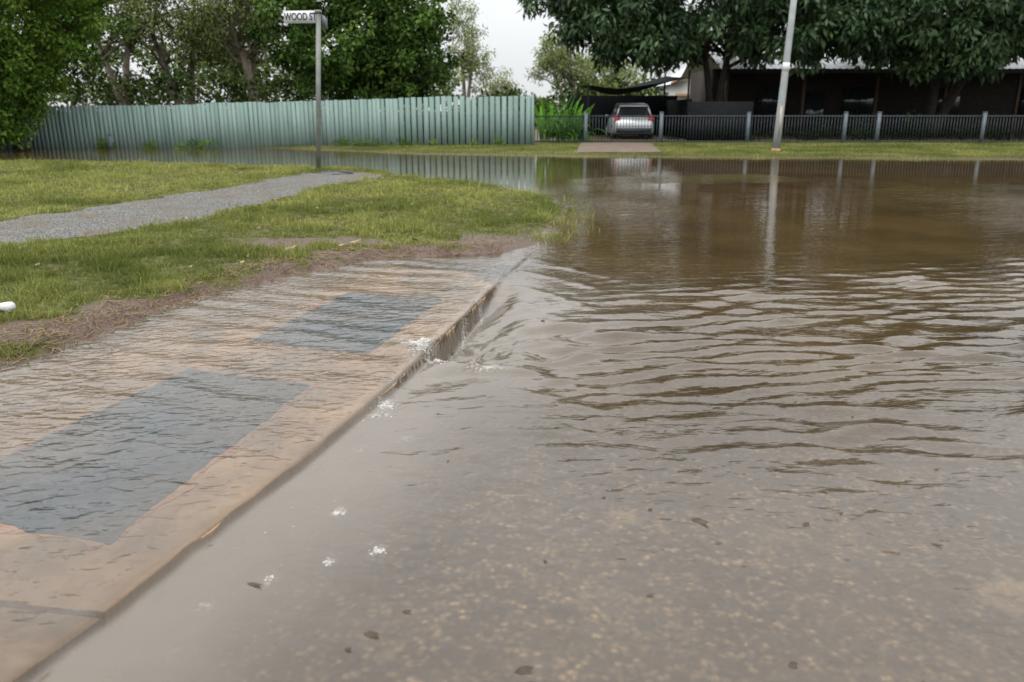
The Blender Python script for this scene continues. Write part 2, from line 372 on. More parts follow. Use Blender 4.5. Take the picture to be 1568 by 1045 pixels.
murk=np.where(onslab>0,murk*(1-onslab)+(.12+.45*silt+.25*ss(0,.4,fbm(Xg*1.6,Yg*1.6,3,16)))*onslab,murk)
grey=np.clip(gut*1.0+.4*(1-ss(2.2,3.4,Yg)),0,1)
grey=np.maximum(grey,onslab*.8)
patchw=np.exp(-((Xg-1.6)/.9)**2-((Yg-11.3)/2.0)**2)+.8*np.exp(-((Xg-7.2)/1.6)**2-((Yg-12)/2.5)**2)+.3*ss(.05,.3,fbm(Xg*.35,Yg*.5,2,44))*ss(7,9,Yg)*(1-ss(16,20,Yg))
fine=.25*(1-.8*ss(6,11,Yg))+.35*onslab-.1*gut+1.1*patchw
swell=.30+.30*ss(2.2,3.2,Yg)-.42*ss(5,8,Yg)-.08*ss(10,18,Yg)+.8*patchw
fm=0
for cx,cy,rx,ry,a in [(-.52,4.38,.09,.12,1.),(-.40,4.24,.12,.07,.95),(-.32,4.42,.06,.14,.8),(-.62,4.5,.07,.06,.6),(-.60,3.52,.03,.07,.9),(-.60,3.38,.05,.03,.6),(-.14,4.06,.14,.035,.65),(-.60,2.47,.02,.03,.8),(-.42,2.22,.022,.03,.8),(-.56,2.16,.02,.03,.6),(-.72,2.06,.02,.03,.5),(-.86,1.93,.02,.02,.5),(-.62,3.0,.02,.03,.5),(-.45,3.1,.03,.03,.5),(-1.15,4.35,.10,.015,.5),(-.31,4.9,.02,.22,.75),(-.22,5.4,.02,.25,.65)]:
    fm=np.maximum(fm,a*np.exp(-((Xg-cx)/rx)**2-((Yg-cy)/ry)**2))
mk('flood_water',V,[F],M_water,{'murk':murk,'grey':grey,'fine':fine,'swell':swell,'foam':fm},True)

# ---------------------------------------------------------------- drain
drain=empty('storm_drain')
def prism(name,pts,z0,z1,mat,parent,jit=0,seed=0,sub=1):
    P=[]
    n=len(pts)
    for i in range(n):
        a=np.array(pts[i]);b=np.array(pts[(i+1)%n]); k=max(1,int(np.hypot(*(b-a))/.03)) if sub else 1
        for j in range(k): P.append(a+(b-a)*j/k)
    P=np.array(P)
    if jit: P=P+jit*np.stack([fbm(P[:,0]*9,P[:,1]*9,3,seed),fbm(P[:,0]*9,P[:,1]*9,3,seed+5)],-1)
    m=len(P)
    me=bpy.data.meshes.new(name)
    Vv=[(p[0],p[1],z1) for p in P]+[(p[0],p[1],z0) for p in P]
    Fs=[list(range(m)),list(range(2*m-1,m-1,-1))]+[[i,(i+1)%m,m+(i+1)%m,m+i][::-1] for i in range(m)]
    me.from_pydata(Vv,[],Fs); me.validate(); me.materials.append(mat)
    o=bpy.data.objects.new(name,me); scn.collection.objects.link(o); o.parent=parent; return o
ky=np.linspace(1.87,6.0,30)
rim=[(kerbx(y),y) for y in ky]
prism('lintel_slab',rim+[(-.35,6.55),(-1.2,6.95),(-3.4,7.0),(-3.4,2.25)],-.3,-.008,M_conc,drain,.022,3)
ky=np.linspace(-1,1.855,14)
prism('kerb_block',[(kerbx(y),y) for y in ky]+[(-3.4,2.235),(-4.4,-1)],-.3,-.018,M_conc2,drain,.008,8)
PA=[(-.80,4.24),(-.50,5.58),(-1.21,5.80),(-1.54,4.50)]
PB=[(-1.27,2.22),(-.99,3.72),(-1.70,3.98),(-2.10,2.45)]
def grow(P,g):
    P=np.array(P);c=P.mean(0); return [tuple(c+(p-c)*(1+g/np.hypot(*(p-c)))) for p in P]
for i,Pp in enumerate((PA,PB)):
    prism('rust_rim_%d'%(i+1),grow(Pp,.03),-.02,-.0055,M_rim,drain,.07,13+i)
    prism('cover_plate_%d'%(i+1),Pp,-.02,-.003,M_cover,drain,.028,23+i)
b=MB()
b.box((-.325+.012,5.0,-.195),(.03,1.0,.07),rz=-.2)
b.make('inlet_shade_block',M_ink_slot,drain)  # solid black box stands in for the shade inside the kerb slot

b=MB()
def blob(mb,c,r,k=6,flat=.45,a=0.):
    rr=[(1,0),(.75,.6),(.0,.95)]
    Vb=[];
    for q,h in rr[:2]:
        for i in range(k):
            t=2*math.pi*i/k; Vb.append((c[0]+r*q*math.cos(t),c[1]+r*q*math.sin(t),c[2]+r*h*flat))
    Vb.append((c[0],c[1],c[2]+r*.95*flat))
    Q=[[i,(i+1)%k,k+(i+1)%k,k+i] for i in range(k)];T=[[k+i,k+(i+1)%k,2*k] for i in range(k)]
    mb.add(Vb,Q,T,a)
spots=[(-.53,4.38,.05,160,.006),(-.45,4.28,.06,110,.006),(-.36,4.35,.06,50,.005),(-.58,3.50,.02,30,.005),(-.62,3.38,.03,16,.004),(-.60,2.47,.010,14,.005),(-.42,2.22,.014,12,.005),(-.56,2.16,.010,8,.004),(-.72,2.06,.012,6,.004),(-.25,5.5,.03,20,.005),(-.32,5.1,.03,20,.005)]
for cx,cy,sd,n,r in spots:
    X_=rng.normal(cx,sd,n);Y_=rng.normal(cy,sd*1.1,n);Z_=water_z(X_,Y_)
    for x,y,z in zip(X_,Y_,Z_): blob(b,(x,y,z),r*rng.uniform(.4,1.3))
for _ in range(40):
    y=rng.uniform(1.7,4.0); x=float(kerbx(y))+abs(rng.normal(.05,.22)); z=float(water_z(np.array([x]),np.array([y]))[0]); blob(b,(x,y,z-.001),rng.uniform(.0015,.004))
b.make('foam',M_foam)
b=MB()
def flake(mb,c,l,w,ang,tilt=.2,a=0.):
    u=np.array([math.cos(ang),math.sin(ang),tilt*.4]);v=np.array([-math.sin(ang),math.cos(ang),tilt])
    c=np.array(c)
    Vb=[c-u*l/2,c-u*l*.2+v*w/2,c+u*l*.25+v*w*.4,c+u*l/2+[0,0,l*.1],c+u*l*.2-v*w/2,c-u*l*.25-v*w*.45,c+[0,0,w*.12]]
    mb.add(Vb,None,[[6,i,(i+1)%6] for i in range(6)],a)
deb=[(.63,2.40,.075,.03),(.03,1.66,.05,.028),(-.37,1.80,.05,.022),(-.29,1.90,.03,.015),(-.75,2.03,.06,.014),(.70,1.68,.025,.02),(.98,2.38,.03,.02),(.28,4.75,.06,.02),(.2,5.0,.03,.03),(-.42,1.74,.02,.015),(1.35,2.25,.04,.01)]
for x,y,l,w in deb:
    z=float(water_z(np.array([x]),np.array([y]))[0]); flake(b,(x,y,z+.003),l,w,rng.uniform(-1.2,.6))
for _ in range(30):
    y=rng.uniform(1.6,7); x=rng.uniform(-.3,.9)*y*.7+.2
    if x<kerbx(y)+.05: continue
    z=float(water_z(np.array([x]),np.array([y]))[0]); flake(b,(x,y,z+.003),rng.uniform(.01,.03),rng.uniform(.005,.012),rng.uniform(0,3))
b.make('floating_debris',M_debris)
b=MB()
for x,y,l,w in [(-2.0,7.1,.16,.04),(-.95,7.75,.10,.05),(-4.3,6.95,.08,.05),(-1.5,7.6,.12,.02),(-1.25,8.1,.09,.015),(-3.75,9.2,.05,.04),(-2.9,11.5,.06,.04)]+[(rng.uniform(-5.5,.2),rng.uniform(4,13),rng.uniform(.03,.06),rng.uniform(.01,.03)) for _ in range(40)]:
    z,d=verge(np.array([x]),np.array([y])); 
    if d[0]<.05: continue
    flake(b,(x,y,float(z[0])+.03),l,w,rng.uniform(0,3),.5,rng.random())
b.make('dry_leaves',M_dryleaf)
b=MB()
for _ in range(1300):
    i=rng.integers(1,7); t=rng.random(); p=shore[i]*(1-t)+shore[i+1]*t+rng.normal(0,.15,2)+[-.14,.10]
    z,d=verge(p[:1],p[1:]); 
    if d[0]<-.10: continue
    an=rng.uniform(0,3.14); l=rng.uniform(.03,.13); z0=float(z[0])+.008
    P=np.array([[p[0],p[1],z0],[p[0]+l*.5*math.cos(an),p[1]+l*.5*math.sin(an),z0+rng.uniform(0,.025)],[p[0]+l*math.cos(an+.4),p[1]+l*math.sin(an+.4),z0+rng.uniform(0,.015)]])
    b.tube(P,[.0022,.0028,.001],4,a=rng.random())
b.make('twig_litter',M_dryleaf)
b=MB(); zz=float(verge(np.array([-3.05]),np.array([4.8]))[0][0])
b.tube([(-3.22,4.86,zz+.04),(-3.17,4.84,zz+.045),(-3.12,4.82,zz+.05)],[.022,.028,.034],10); b.make('paper_cup',M_white)

# ---------------------------------------------------------------- grass blades
def blades(name,x,y,z,hh,ww,shade,mat,lean=.5,rg=rng):
    n=len(x); an=rg.uniform(0,2*math.pi,n); la=rg.uniform(0,2*math.pi,n); ll=rg.uniform(.1,1,n)*lean*hh
    cx,cy=np.cos(an)*ww/2,np.sin(an)*ww/2; lx,ly=np.cos(la)*ll,np.sin(la)*ll
    base=np.stack([x,y,z-.004],-1)
    def o(a,b_,c): return base+np.stack([a,b_,c],-1)
    V=np.stack([o(-cx,-cy,0*x),o(cx,cy,0*x),o(lx*.35-cx*.75,ly*.35-cy*.75,hh*.6),o(lx*.35+cx*.75,ly*.35+cy*.75,hh*.6),o(lx,ly,hh*(1-.3*ll/(hh+1e-6)))],1).reshape(-1,3)
    i=np.arange(n)[:,None]*5
    return mk(name,V,[i+np.array([[0,1,3,2]]),i+np.array([[2,3,4]])],mat,{'shade':np.repeat(shade,5)})
n=820000
y=2.2*np.exp(rng.random(n)*math.log(22/2.2)); x=-(.85*y+2.2)+rng.random(n)*(.85*y+2.2+1.3)
z,d=verge(x,y); di=dirtf(x,y,d)
pd=-sdpoly(x,y,pathpoly)
clump=fbm(x*3.5,y*3.5,3,101)
pr=ss(-.12,.25,d)*(1-.93*ss(.25,.6,di))*(.34+1.4*ss(-.25,.3,clump))*ss(-.10,.10,pd+.10*fbm(x*4,y*4,2,7))
pr=np.where((d<.0)&(y<7.5),0,pr)
pr=np.where((pd<.02)&(fbm(x*5,y*5,2,17)<.12),0,pr)
wet=(d<.05)&(d>-.6)&(y>7.9)&(y<16)
pr=np.where(wet,.45*ss(-.6,.0,d)*ss(-.1,.25,clump),pr)
k=rng.random(n)<pr*.52; x,y,z,d,di,clump,wet=x[k],y[k],z[k],d[k],di[k],clump[k],wet[k]
hh=(.022+.032*rng.random(len(x))**1.5)*(1+1.2*ss(-.05,.4,clump))*(1+.25*(rng.random(len(x))<.03)*4)*(.6+.4*(1-di))
hh=np.where(wet,.045+.05*rng.random(len(x))+np.maximum(-z,0),hh)
ww=.0044*np.maximum(1,(y/5.)**.9)*rng.uniform(.7,1.4,len(x))
sh=np.clip(.50+1.0*fbm(x*1.1,y*1.1,3,111)+.60*(rng.random(len(x))-.5)+.18*ss(5,9,y)-.12*(1-ss(4,6,y)),0,1)
blades('grass_blades',x,y,z,hh,ww,sh,M_grass,1.1)
n=80000
x=rng.uniform(-9,24,n); y=rng.uniform(21,31,n); z,d=farverge(x,y)
dr=(x>1.85+(y-24.)*.11)&(x<4.45+(y-24.)*.11)&(y>24.7)
k=(d>.0)&(~dr)&(rng.random(n)<.35+.65*ss(0,1.,d)); x,y,z=x[k],y[k],z[k]
blades('far_grass_blades',x,y,z,rng.uniform(.02,.07,len(x)),rng.uniform(.012,.03,len(x)),np.clip(.5+.9*fbm(x,y,2,6)+.3*(rng.random(len(x))-.5),0,1),M_grass,.8)

# ---------------------------------------------------------------- trees
def leafmesh(name,C,cr,nper,size,mat,parent,rg,droop=.4,asp=.42,csh=None,flat=.75):
    C=np.asarray(C);m=len(C); n=m*nper
    ci=np.repeat(np.arange(m),nper)
    off=rg.normal(0,1,(n,3)); off/=np.linalg.norm(off,axis=1)[:,None]; off*= (rg.random(n)**.45)[:,None]
    r=np.broadcast_to(cr,(m,))[ci]
    P=C[ci]+off*r[:,None]*[1,1,flat]
    u=off*.7+rg.normal(0,.6,(n,3)); u[:,2]-=droop; u/=np.linalg.norm(u,axis=1)[:,None]
    w=np.cross(u,rg.normal(0,1,(n,3))+[0,0,.8]); w/=np.linalg.norm(w,axis=1)[:,None]+1e-9
    l=size*rg.uniform(.6,1.35,n)[:,None]; h=l*asp*.5
    V=np.stack([P,P+u*l*.45+w*h,P+u*l,P+u*l*.45-w*h],1).reshape(-1,3)
    if csh is None: csh=rg.uniform(.05,.95,m)
    sh=np.clip(csh[ci]+rg.normal(0,.16,n),0,1)
    F=np.arange(n*4).reshape(-1,4)
    return mk(name,V,[F],mat,{'shade':np.repeat(sh,4)},False,parent)
def blobpts(blobs,rg,dens=1.0,inner=.5):
    out_=[]
    for (c,r,n) in blobs:
        n=int(n*dens)
        v=rg.normal(0,1,(n,3)); v/=np.linalg.norm(v,axis=1)[:,None]
        rad=inner+(1-inner)*rg.random(n)**.7
        rad=rad*(1+.22*rg.normal(0,1,n)*.6)
        out_.append(np.array(c)+v*rad[:,None]*np.array(r))
    return np.vstack(out_)
def tree(name,base,forks,blobs,cr,nper,size,lm,bark,seed,tr=.2,dens=1,droop=.4,asp=.42,nbr=22,inner=.5,limbs=None):
    rg=np.random.default_rng(seed)
    e=empty(name); C=blobpts(blobs,rg,dens,inner)
    C=C[C[:,2]>.3]
    b=MB(); base=np.array(base,float)
    for fk in forks:
        fk=np.array(fk,float)
        t=np.linspace(0,1,7)[:,None]
        P=base+(fk-base)*t+np.sin(t*3.14)*rg.normal(0,.10,3)*[1,1,0]
        b.tube(P,tr*(1.25-.6*t[:,0])*(1+.35*(t[:,0]<.05)),8)
        idx=rg.choice(len(C),min(nbr,len(C)),replace=False)
        dd=np.linalg.norm(C[idx]-fk,axis=1); 
        for j in idx[np.argsort(dd)[:max(4,nbr//max(1,len(forks)))]]:
            q=C[j]; t=np.linspace(0,1,6)[:,None]
            st=base+(fk-base)*rg.uniform(.75,1)
            Pb=st+(q-st)*t; Pb[:,2]+=np.sin(t[:,0]*3.14)*.12*np.linalg.norm(q-st)*rg.uniform(-.3,1)
            Pb[1:-1]+=rg.normal(0,.07,(4,3))
            b.tube(Pb,tr*.45*(1-.85*t[:,0])+.008,5)
            for _ in range(3):
                st2=Pb[rg.integers(2,6)]; q2=st2+rg.normal(0,.55,3)+[0,0,.25]
                b.tube(np.linspace(st2,q2,3),[.022,.014,.006],4,cap=False)
    b.make('trunk',bark,e,True)
    leafmesh('crown',C,cr*rg.uniform(.6,1.35,len(C)),nper,size,lm,e,rg,droop,asp)
    return e
tree('mango_tree',(9.2,38.0,0),[(9.6,37.6,3.9),(8.3,37,4.3)],[((8.3,36.8,6.0),(5.4,4.6,2.6),210),((4.2,36.3,5.6),(2.9,3.0,1.7),90),((3.2,36.2,6.5),(2.3,2.6,1.5),50),((5.8,36.0,4.1),(2.3,2.4,.9),50),((12.2,36.4,5.0),(3.2,3.4,1.9),110),((8,36.5,9.2),(4.8,4,2.6),130)],.62,90,.30,LM_dark,M_bark_d,11,.17,1,.9,.40)
tree('mango_tree.001',(18.9,37.5,0),[(18.8,37,3.6),(20.4,37,4.0)],[((18.7,36.6,6.0),(5.6,4.6,2.6),230),((15,36,4.9),(2.6,3.0,1.5),80),((18.6,35.6,3.9),(2.4,2.4,1.2),70),((23.5,36.2,5.9),(4.6,4,2.2),150),((22.5,35.6,4.2),(2.5,2.4,.7),40),((17,36.5,9.8),(6,4.2,3.0),190)],.62,90,.30,LM_dark,M_bark_d,12,.22,1,.9,.40)
tree('mango_tree.002',(30.5,38,0),[(30.5,38,3.9)],[((30,37,6.2),(5.5,4.6,2.6),150)],.7,80,.34,LM_dark,M_bark_d,13,.25,1,.9,.40)
tree('fig_tree',(-6.2,36,0),[(-6.2,36,2.4)],[((-6.6,36,4.2),(3.7,3.2,3.0),280),((-4.6,35.6,3.9),(2.1,2.4,2.2),100),((-7.8,35.8,6.1),(2.3,2.3,1.6),70)],.48,105,.20,LM_round,M_bark_d,14,.25,1,.3,.5)
tree('leafy_tree',(-16.4,27.3,0),[(-16.5,27.3,2.2)],[((-16.6,27.3,4.6),(2.5,2.2,3.0),230),((-14.7,27.9,4.9),(1.6,1.7,1.5),65),((-16.9,26.6,1.5),(1.3,1.3,1.4),100),((-15.9,27.2,2.6),(1.1,1.1,1.2),50),((-17.4,26.2,.7),(1.3,1.2,.6),60)],.40,115,.15,LM_left,M_bark_d,15,.15,1,.3,.5)
tree('leafy_tree.001',(-21.6,28.5,0),[(-21.6,28.5,2.5)],[((-21.6,28.5,4.4),(3.5,3,3.4),140),((-20,27.5,1.6),(2.5,2,1.5),80)],.5,90,.2,LM_left,M_bark_d,16,.18,1,.3,.5)
tree('leafy_tree.002',(-19.2,33.5,0),[(-19.2,33.5,3.)],[((-18.6,33.5,5.4),(3.0,3,3),130)],.55,90,.18,LM_round,M_bark_d,26,.18,1,.3,.5)
def euc(name,b,f,bl,seed,lm=LM_euc,tr=.16,dens=1,size=.18,cr=.6,nper=75):
    return tree(name,b,f,bl,cr,nper,size,lm,M_bark_l,seed,tr,dens,.8,.32,18,.3)
euc('eucalyptus_tree',(-17.6,38,0),[(-18.6,38,4.2),(-17.0,38,5)],[((-18,38,6.4),(2.2,2,2.2),80),((-16.4,38,5.2),(1.5,1.5,1.4),32)],31)
euc('eucalyptus_tree.001',(-15.2,39,0),[(-16.3,39,4.0),(-14.6,39,4.6)],[((-15.6,39,6.4),(2.3,2,2.3),85),((-14.3,38.5,4.6),(1.4,1.4,1.2),36)],32)
euc('eucalyptus_tree.002',(-11.1,37,0),[(-11.9,37,4.2)],[((-12.3,37,6.2),(2.2,2,2.2),90),((-13.4,37,4.2),(1.5,1.2,1.1),36),((-10.8,37,4.9),(1.1,1.1,1.1),26)],33,tr=.22)
euc('eucalyptus_tree.003',(-13.1,41,0),[(-13.6,41,4.0),(-12.4,41,4.4)],[((-13,41,5.2),(3.0,2,2.4),90)],34)
euc('eucalyptus_tree.004',(-3.5,60,0),[(-3.6,60,5.2),(-2.8,60,5)],[((-3.4,60,6.6),(1.5,1.5,2.4),55),((-2.7,60,4.2),(1.6,1.4,1.6),36)],35,LM_pale,.14,1,.22,.55,60)
euc('eucalyptus_tree.005',(4.2,60,0),[(4.4,60,3.6),(3.2,60,3.4)],[((4.2,60,4.6),(3.0,2,2.0),100),((2.9,60,5.0),(1.3,1.4,1.4),24),((7,58,3.9),(2.2,2,1.6),60)],36,LM_pale,.14,1,.22,.6,75)
euc('eucalyptus_tree.006',(-1.0,66,0),[(-1.0,66,2.6)],[((-.9,66,2.9),(1.6,1.5,1.5),50)],37,LM_pale,.1,1,.2,.5,60)
rg=np.random.default_rng(77)
cx=rg.uniform(-60,70,1300); cyy=rg.uniform(52,74,1300)
px=cx/cyy*1220+784
top=np.where(px<440,5.8,np.where(px<700,4.6,np.where(px<860,1.9,np.where(px<1010,3.2,2.6))))+1.2*fbm(cx*.25,cyy*.1,2,3)
Cz=rg.random(1300)**.6*top
leafmesh('distant_trees',np.stack([cx,cyy,Cz],-1),.95,50,.4,LM_far,None,rg,.4,.45)
cx=rg.uniform(-19,-9,160); cyy=rg.uniform(35,43,160); Cz=rg.random(160)*2.6+.3
leafmesh('understorey_shrubs',np.stack([cx,cyy,Cz],-1),.6,60,.22,LM_far,None,rg,.3,.45)
cx=np.concatenate([rg.uniform(6.9,29,150),rg.uniform(12.8,16.5,20)]); cyy=rg.uniform(32.4,37,170); Cz=rg.random(170)**1.6*.7; Cz[-20:]+=.35
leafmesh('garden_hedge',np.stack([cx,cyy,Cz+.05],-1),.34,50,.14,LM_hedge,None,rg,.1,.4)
cx=np.concatenate([rg.normal(-11.2,.25,7),rg.normal(-12.6,.2,3),rg.normal(-14.6,.3,4),rg.normal(-3,1.2,9),rg.uniform(-8,0,14)]); m=len(cx)
leafmesh('fence_weeds',np.stack([cx,np.full(m,28.95),np.abs(rg.normal(.10,.09,m))],-1),.16,45,.12,LM_left,None,rg,-.5,.25)
b=MB(); rg=np.random.default_rng(5)
for _ in range(150):
    bx,by=rg.uniform(1.1,2.9),rg.uniform(31.7,33.0); an=rg.uniform(0,6.28); ln=rg.uniform(.5,1.5); h=rg.uniform(.7,2.7)*(1-.25*abs(bx-1.9)); w=rg.uniform(.06,.12)
    t=np.linspace(0,1,6); P=np.stack([bx+np.cos(an)*ln*.7*t**1.5,by+np.sin(an)*ln*.7*t**1.5,.1+h*t-.7*ln*t**3],-1)
    side=np.array([-math.sin(an),math.cos(an),0])*w; wd=np.sin(t*2.9+.15)[:,None]*(.3+.7*t[:,None])
    Vv=np.stack([P+side*wd,P-side*wd],1).reshape(-1,3); b.add(Vv,[[2*i,2*i+1,2*i+3,2*i+2] for i in range(5)],a=rg.random()*(.3+.7*min(1,h/1.8)))
b.make('tropical_plant',LM_lime)

# ---------------------------------------------------------------- green fence
gf=empty('green_paling_fence'); b=MB()
x=-25.0;i=0;rg=np.random.default_rng(9)
while x<.66:
    t=(x+17.3)/18.; yy_=29.0+.75*t; top=np.interp(x,[-17.6,-8.2,-4,.7],[1.37,1.57,1.68,1.80])
    if x>-8.3: top+= 0.02
    sec=.02*math.sin(int((x+25.6)/2.4)*2.3); pitch=.150 if x<-4.2 else .215
    w=pitch-.014 if x<-4.2 else pitch-.045
    b.box((x,yy_,top/2-.08+sec/2+rg.uniform(-.014,.014)),(w,.018,top+.16+sec),a=rg.random()**2,lean=(rg.normal(0,.008),0))
    x+=pitch; i+=1
b.make('palings',M_fence,gf)
b=MB()
for zz_ in (.45,1.15): b.tube([(-25,28.77,zz_*.88),(.7,29.83,zz_)],.035,4)
x=-24.9
while x<.8: b.box((x,29.12+(x+17.3)/18*.75,.7),(.09,.09,1.3)); x+=2.4
x=-25
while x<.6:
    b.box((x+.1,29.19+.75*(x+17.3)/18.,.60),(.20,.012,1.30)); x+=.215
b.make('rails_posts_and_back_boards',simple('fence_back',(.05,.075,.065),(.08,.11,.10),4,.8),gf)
b=MB(); b.box((.74,29.8,.93),(.11,.09,1.86)); b.make('end_post',M_fence,gf)
mf=empty('metal_picket_fence'); b=MB()
for x in np.arange(.85,29,.115): b.box((x,31,.62),(.022,.022,1.0))
for z_ in (.16,1.07): b.box((15,31.0,z_),(28.4,.045,.045))
b.make('pickets',M_black,mf)
b=MB()
for x in (2.77,5.6,8.87,12.5,13.75,17.7,21.5,25.3): b.box((x,30.99,.6),(.12,.12,1.22)); b.box((x,30.99,1.225),(.14,.14,.025))
b.make('posts',M_post,mf)
sl=empty('street_lamp'); b=MB()
b.tube([(8.35,25.9,-.05),(8.38,25.9,1.0),(8.46,25.9,3.5),(8.58,25.9,7.6)],[.125,.115,.10,.075],14)
b.tube([(8.58,25.9,7.5),(8.3,25.3,7.9),(7.9,24.3,8.05)],[.05,.045,.04],8)
b.make('pole',M_galv,sl,True)
b=MB(); b.box((7.85,24.1,8.05),(.25,.55,.12),rz=-.35,taper=.7); b.make('lamp_head',M_galv,sl)
b=MB(); b.tube([(8.35,25.9,0.0),(8.353,25.9,.13)],[.16,.135],14); b.make('base_collar',M_rust,sl)
b=MB(); b.tube([(8.43,25.9,2.45),(8.437,25.9,2.7)],[.113,.112],14); b.make('marker_band',M_white,sl)
b=MB(); b.box((8.37,25.775,.95),(.07,.012,.9)); b.make('rust_streak',simple('stain',(.35,.27,.18),(.38,.35,.31),5,.7),sl)
sg=empty('street_sign'); b=MB()
b.tube([(-4.19,17.6,-.05),(-4.09,17.6,1.6),(-3.98,17.6,3.20)],.052,10); b.box((-3.98,17.6,3.24),(.12,.12,.06))
b.make('pole',M_signpole,sg)
rz=math.radians(-6); tilt=0
ca,sa=math.cos(rz),math.sin(rz)
b=MB(); b.box((-3.99-.37*ca,17.6-.37*sa-.0,3.14),(.70,.03,.24),rz=rz); b.make('blade',M_white,sg)
b=MB(); b.box((-3.98+.02,17.6+.42,3.08),(.03,.74,.22),rz=.08); b.make('cross_blade',M_post,sg)
cu=bpy.data.curves.new('lettering','FONT'); cu.body='WOOD ST'; cu.size=.20; cu.extrude=.002; cu.offset=.004; cu.align_x='CENTER'; cu.align_y='CENTER'
to=bpy.data.objects.new('lettering_tmp',cu); scn.collection.objects.link(to)
bpy.context.view_layer.update()
me=bpy.data.meshes.new_from_object(to.evaluated_get(bpy.context.evaluated_depsgraph_get())); bpy.data.objects.remove(to)
me.materials.clear(); me.materials.append(M_ink_slot)
lt=bpy.data.objects.new('lettering',me); scn.collection.objects.link(lt); lt.parent=sg
lt.location=(-3.99-.37*ca+.02*sa,17.6-.37*sa-.02*ca,3.14); lt.rotation_euler=(math.pi/2,0,rz); lt.scale=(.72,1,1)
b=MB(); zz=float(verge(np.array([-3.5]),np.array([16.3]))[0][0])
a_=np.linspace(0,2*math.pi,22); b.tube(np.stack([-3.55+.35*np.cos(a_),16.3+.35*np.sin(a_),np.full(22,zz+.025)],-1),.014,5,cap=False); b.make('utility_pit_ring',M_black)
b=MB(); b.box((-14.0,28.6,.22),(.09,.09,.5)); b.box((-14.0,28.6,.48),(.12,.12,.03)); b.make('marker_post',M_post)

# ---------------------------------------------------------------- houses
hs=empty('brick_house')
b=MB()
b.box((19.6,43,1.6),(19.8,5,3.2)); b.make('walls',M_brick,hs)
b=MB()
for x in (12.6,16.8,21,25.5): b.box((x,40.46,1.7),(1.5,.05,1.3))
b.box((14.7,40.46,1.1),(.95,.05,2.1)); b.make('windows',M_glass,hs)
b=MB()
for x in (10.0,13.6,17,20.2,23.6,27,29.4): b.box((x,38.9,1.5),(.12,.12,3.0))
b.make('veranda_posts',simple('post_brown',(.05,.03,.02),(.08,.05,.035),5,.7),hs)
xs=np.linspace(9.6,30.2,260); 
X,Y=np.meshgrid(xs,np.array([38.6,43.2])); Z=np.where(Y<40,3.12,4.65)+.02*np.sin(X*2*math.pi/.3); V,F=grid(X,Y,Z); mk('roof',V,[F],M_roof,None,False,hs)
X,Y=np.meshgrid(xs,np.array([43.2,48])); Z=np.where(Y>44,3.0,4.65)+.02*np.sin(X*2*math.pi/.3); V,F=grid(X,Y,Z); mk('roof_back',V,[F],M_roof,None,False,hs)
b=MB(); b.box((19.9,38.7,3.0),(20.4,.04,.16)); b.make('fascia',M_black,hs)
h2=empty('white_house')
b=MB(); b.box((13.2,54,1.5),(6.4,6,3.0)); 
b.add([(10.0,51,3.0),(16.4,51,3.0),(13.2,51,4.7),(10,57,3),(16.4,57,3),(13.2,57,4.7)],None,[[0,1,2],[3,5,4]]); b.make('walls',M_wallw,h2)
b=MB(); b.add([(9.6,50.6,2.8),(13.2,50.6,4.85),(13.2,57.4,4.85),(9.6,57.4,2.8)],[[0,1,2,3]]);b.add([(13.2,50.6,4.85),(16.8,50.6,2.8),(16.8,57.4,2.8),(13.2,57.4,4.85)],[[0,1,2,3]]); b.make('roof',M_roof,h2)
b=MB(); b.tube([(9.6,50.55,2.8),(13.2,50.55,4.85)],.09,4); b.tube([(10,50.9,2.15),(16.4,50.9,2.15)],.12,4); b.make('trim',M_roofpeach,h2)
cp=empty('carport')
X,Y=np.meshgrid(np.linspace(0,1,16),np.linspace(0,1,10)); Xc=3.2+X*4.2; Yc=35.+Y*5.5; Zc=2.15+.55*np.abs(X-.3)**1.2*2*(.6+.4*Y)-.25*np.sin(Y*3.14)*np.sin(X*3.14)
V,F=grid(Xc,Yc,Zc); mk('shade_sail',V,[F],M_shade,None,True,cp)
b=MB()
for x_,y_,h_ in ((3.2,35,2.4),(7.4,35,2.9),(3.2,40.5,2.4),(7.4,40.5,3.0)): b.tube([(x_,y_,0),(x_,y_,h_)],.045,8)
b.box((5.4,40.8,1.0),(5.4,.06,1.95)); b.box((7.6,38,.9),(.06,5.5,1.7)); b.make('frame',M_shade,cp)
b=MB(); b.box((8.4,33.4,.85),(2.6,.05,1.55)); b.make('side_panel',M_shade,cp)
car=empty('parked_car')
def loft(mb,secs,closed=True):
    k=len(secs[0]); V=np.array(secs).reshape(-1,3); n=len(secs)
    Q=[[i*k+j,i*k+(j+1)%k,(i+1)*k+(j+1)%k,(i+1)*k+j] for i in range(n-1) for j in range(k)]
    mb.add(V,Q)
    for i,rev in((0,1),(n-1,0)):
        c=np.mean(secs[i],0); vv=np.vstack([secs[i],[c]]); T=[[j,(j+1)%k,k] if not rev else [(j+1)%k,j,k] for j in range(k)]
        mb.add(vv,None,T)
def sec(y,w,z0,z1,rt=.12,rb=.06,tum=0):
    h=w/2
    return [(-h+rb,y,z0),(h-rb,y,z0),(h,y,z0+rb),(h-tum*.3,y,(z0+z1)/2),(h-tum,y,z1-rt),(h-tum-rt,y,z1),(-h+tum+rt,y,z1),(-h+tum,y,z1-rt),(-h+tum*.3,y,(z0+z1)/2),(-h,y,z0+rb)]
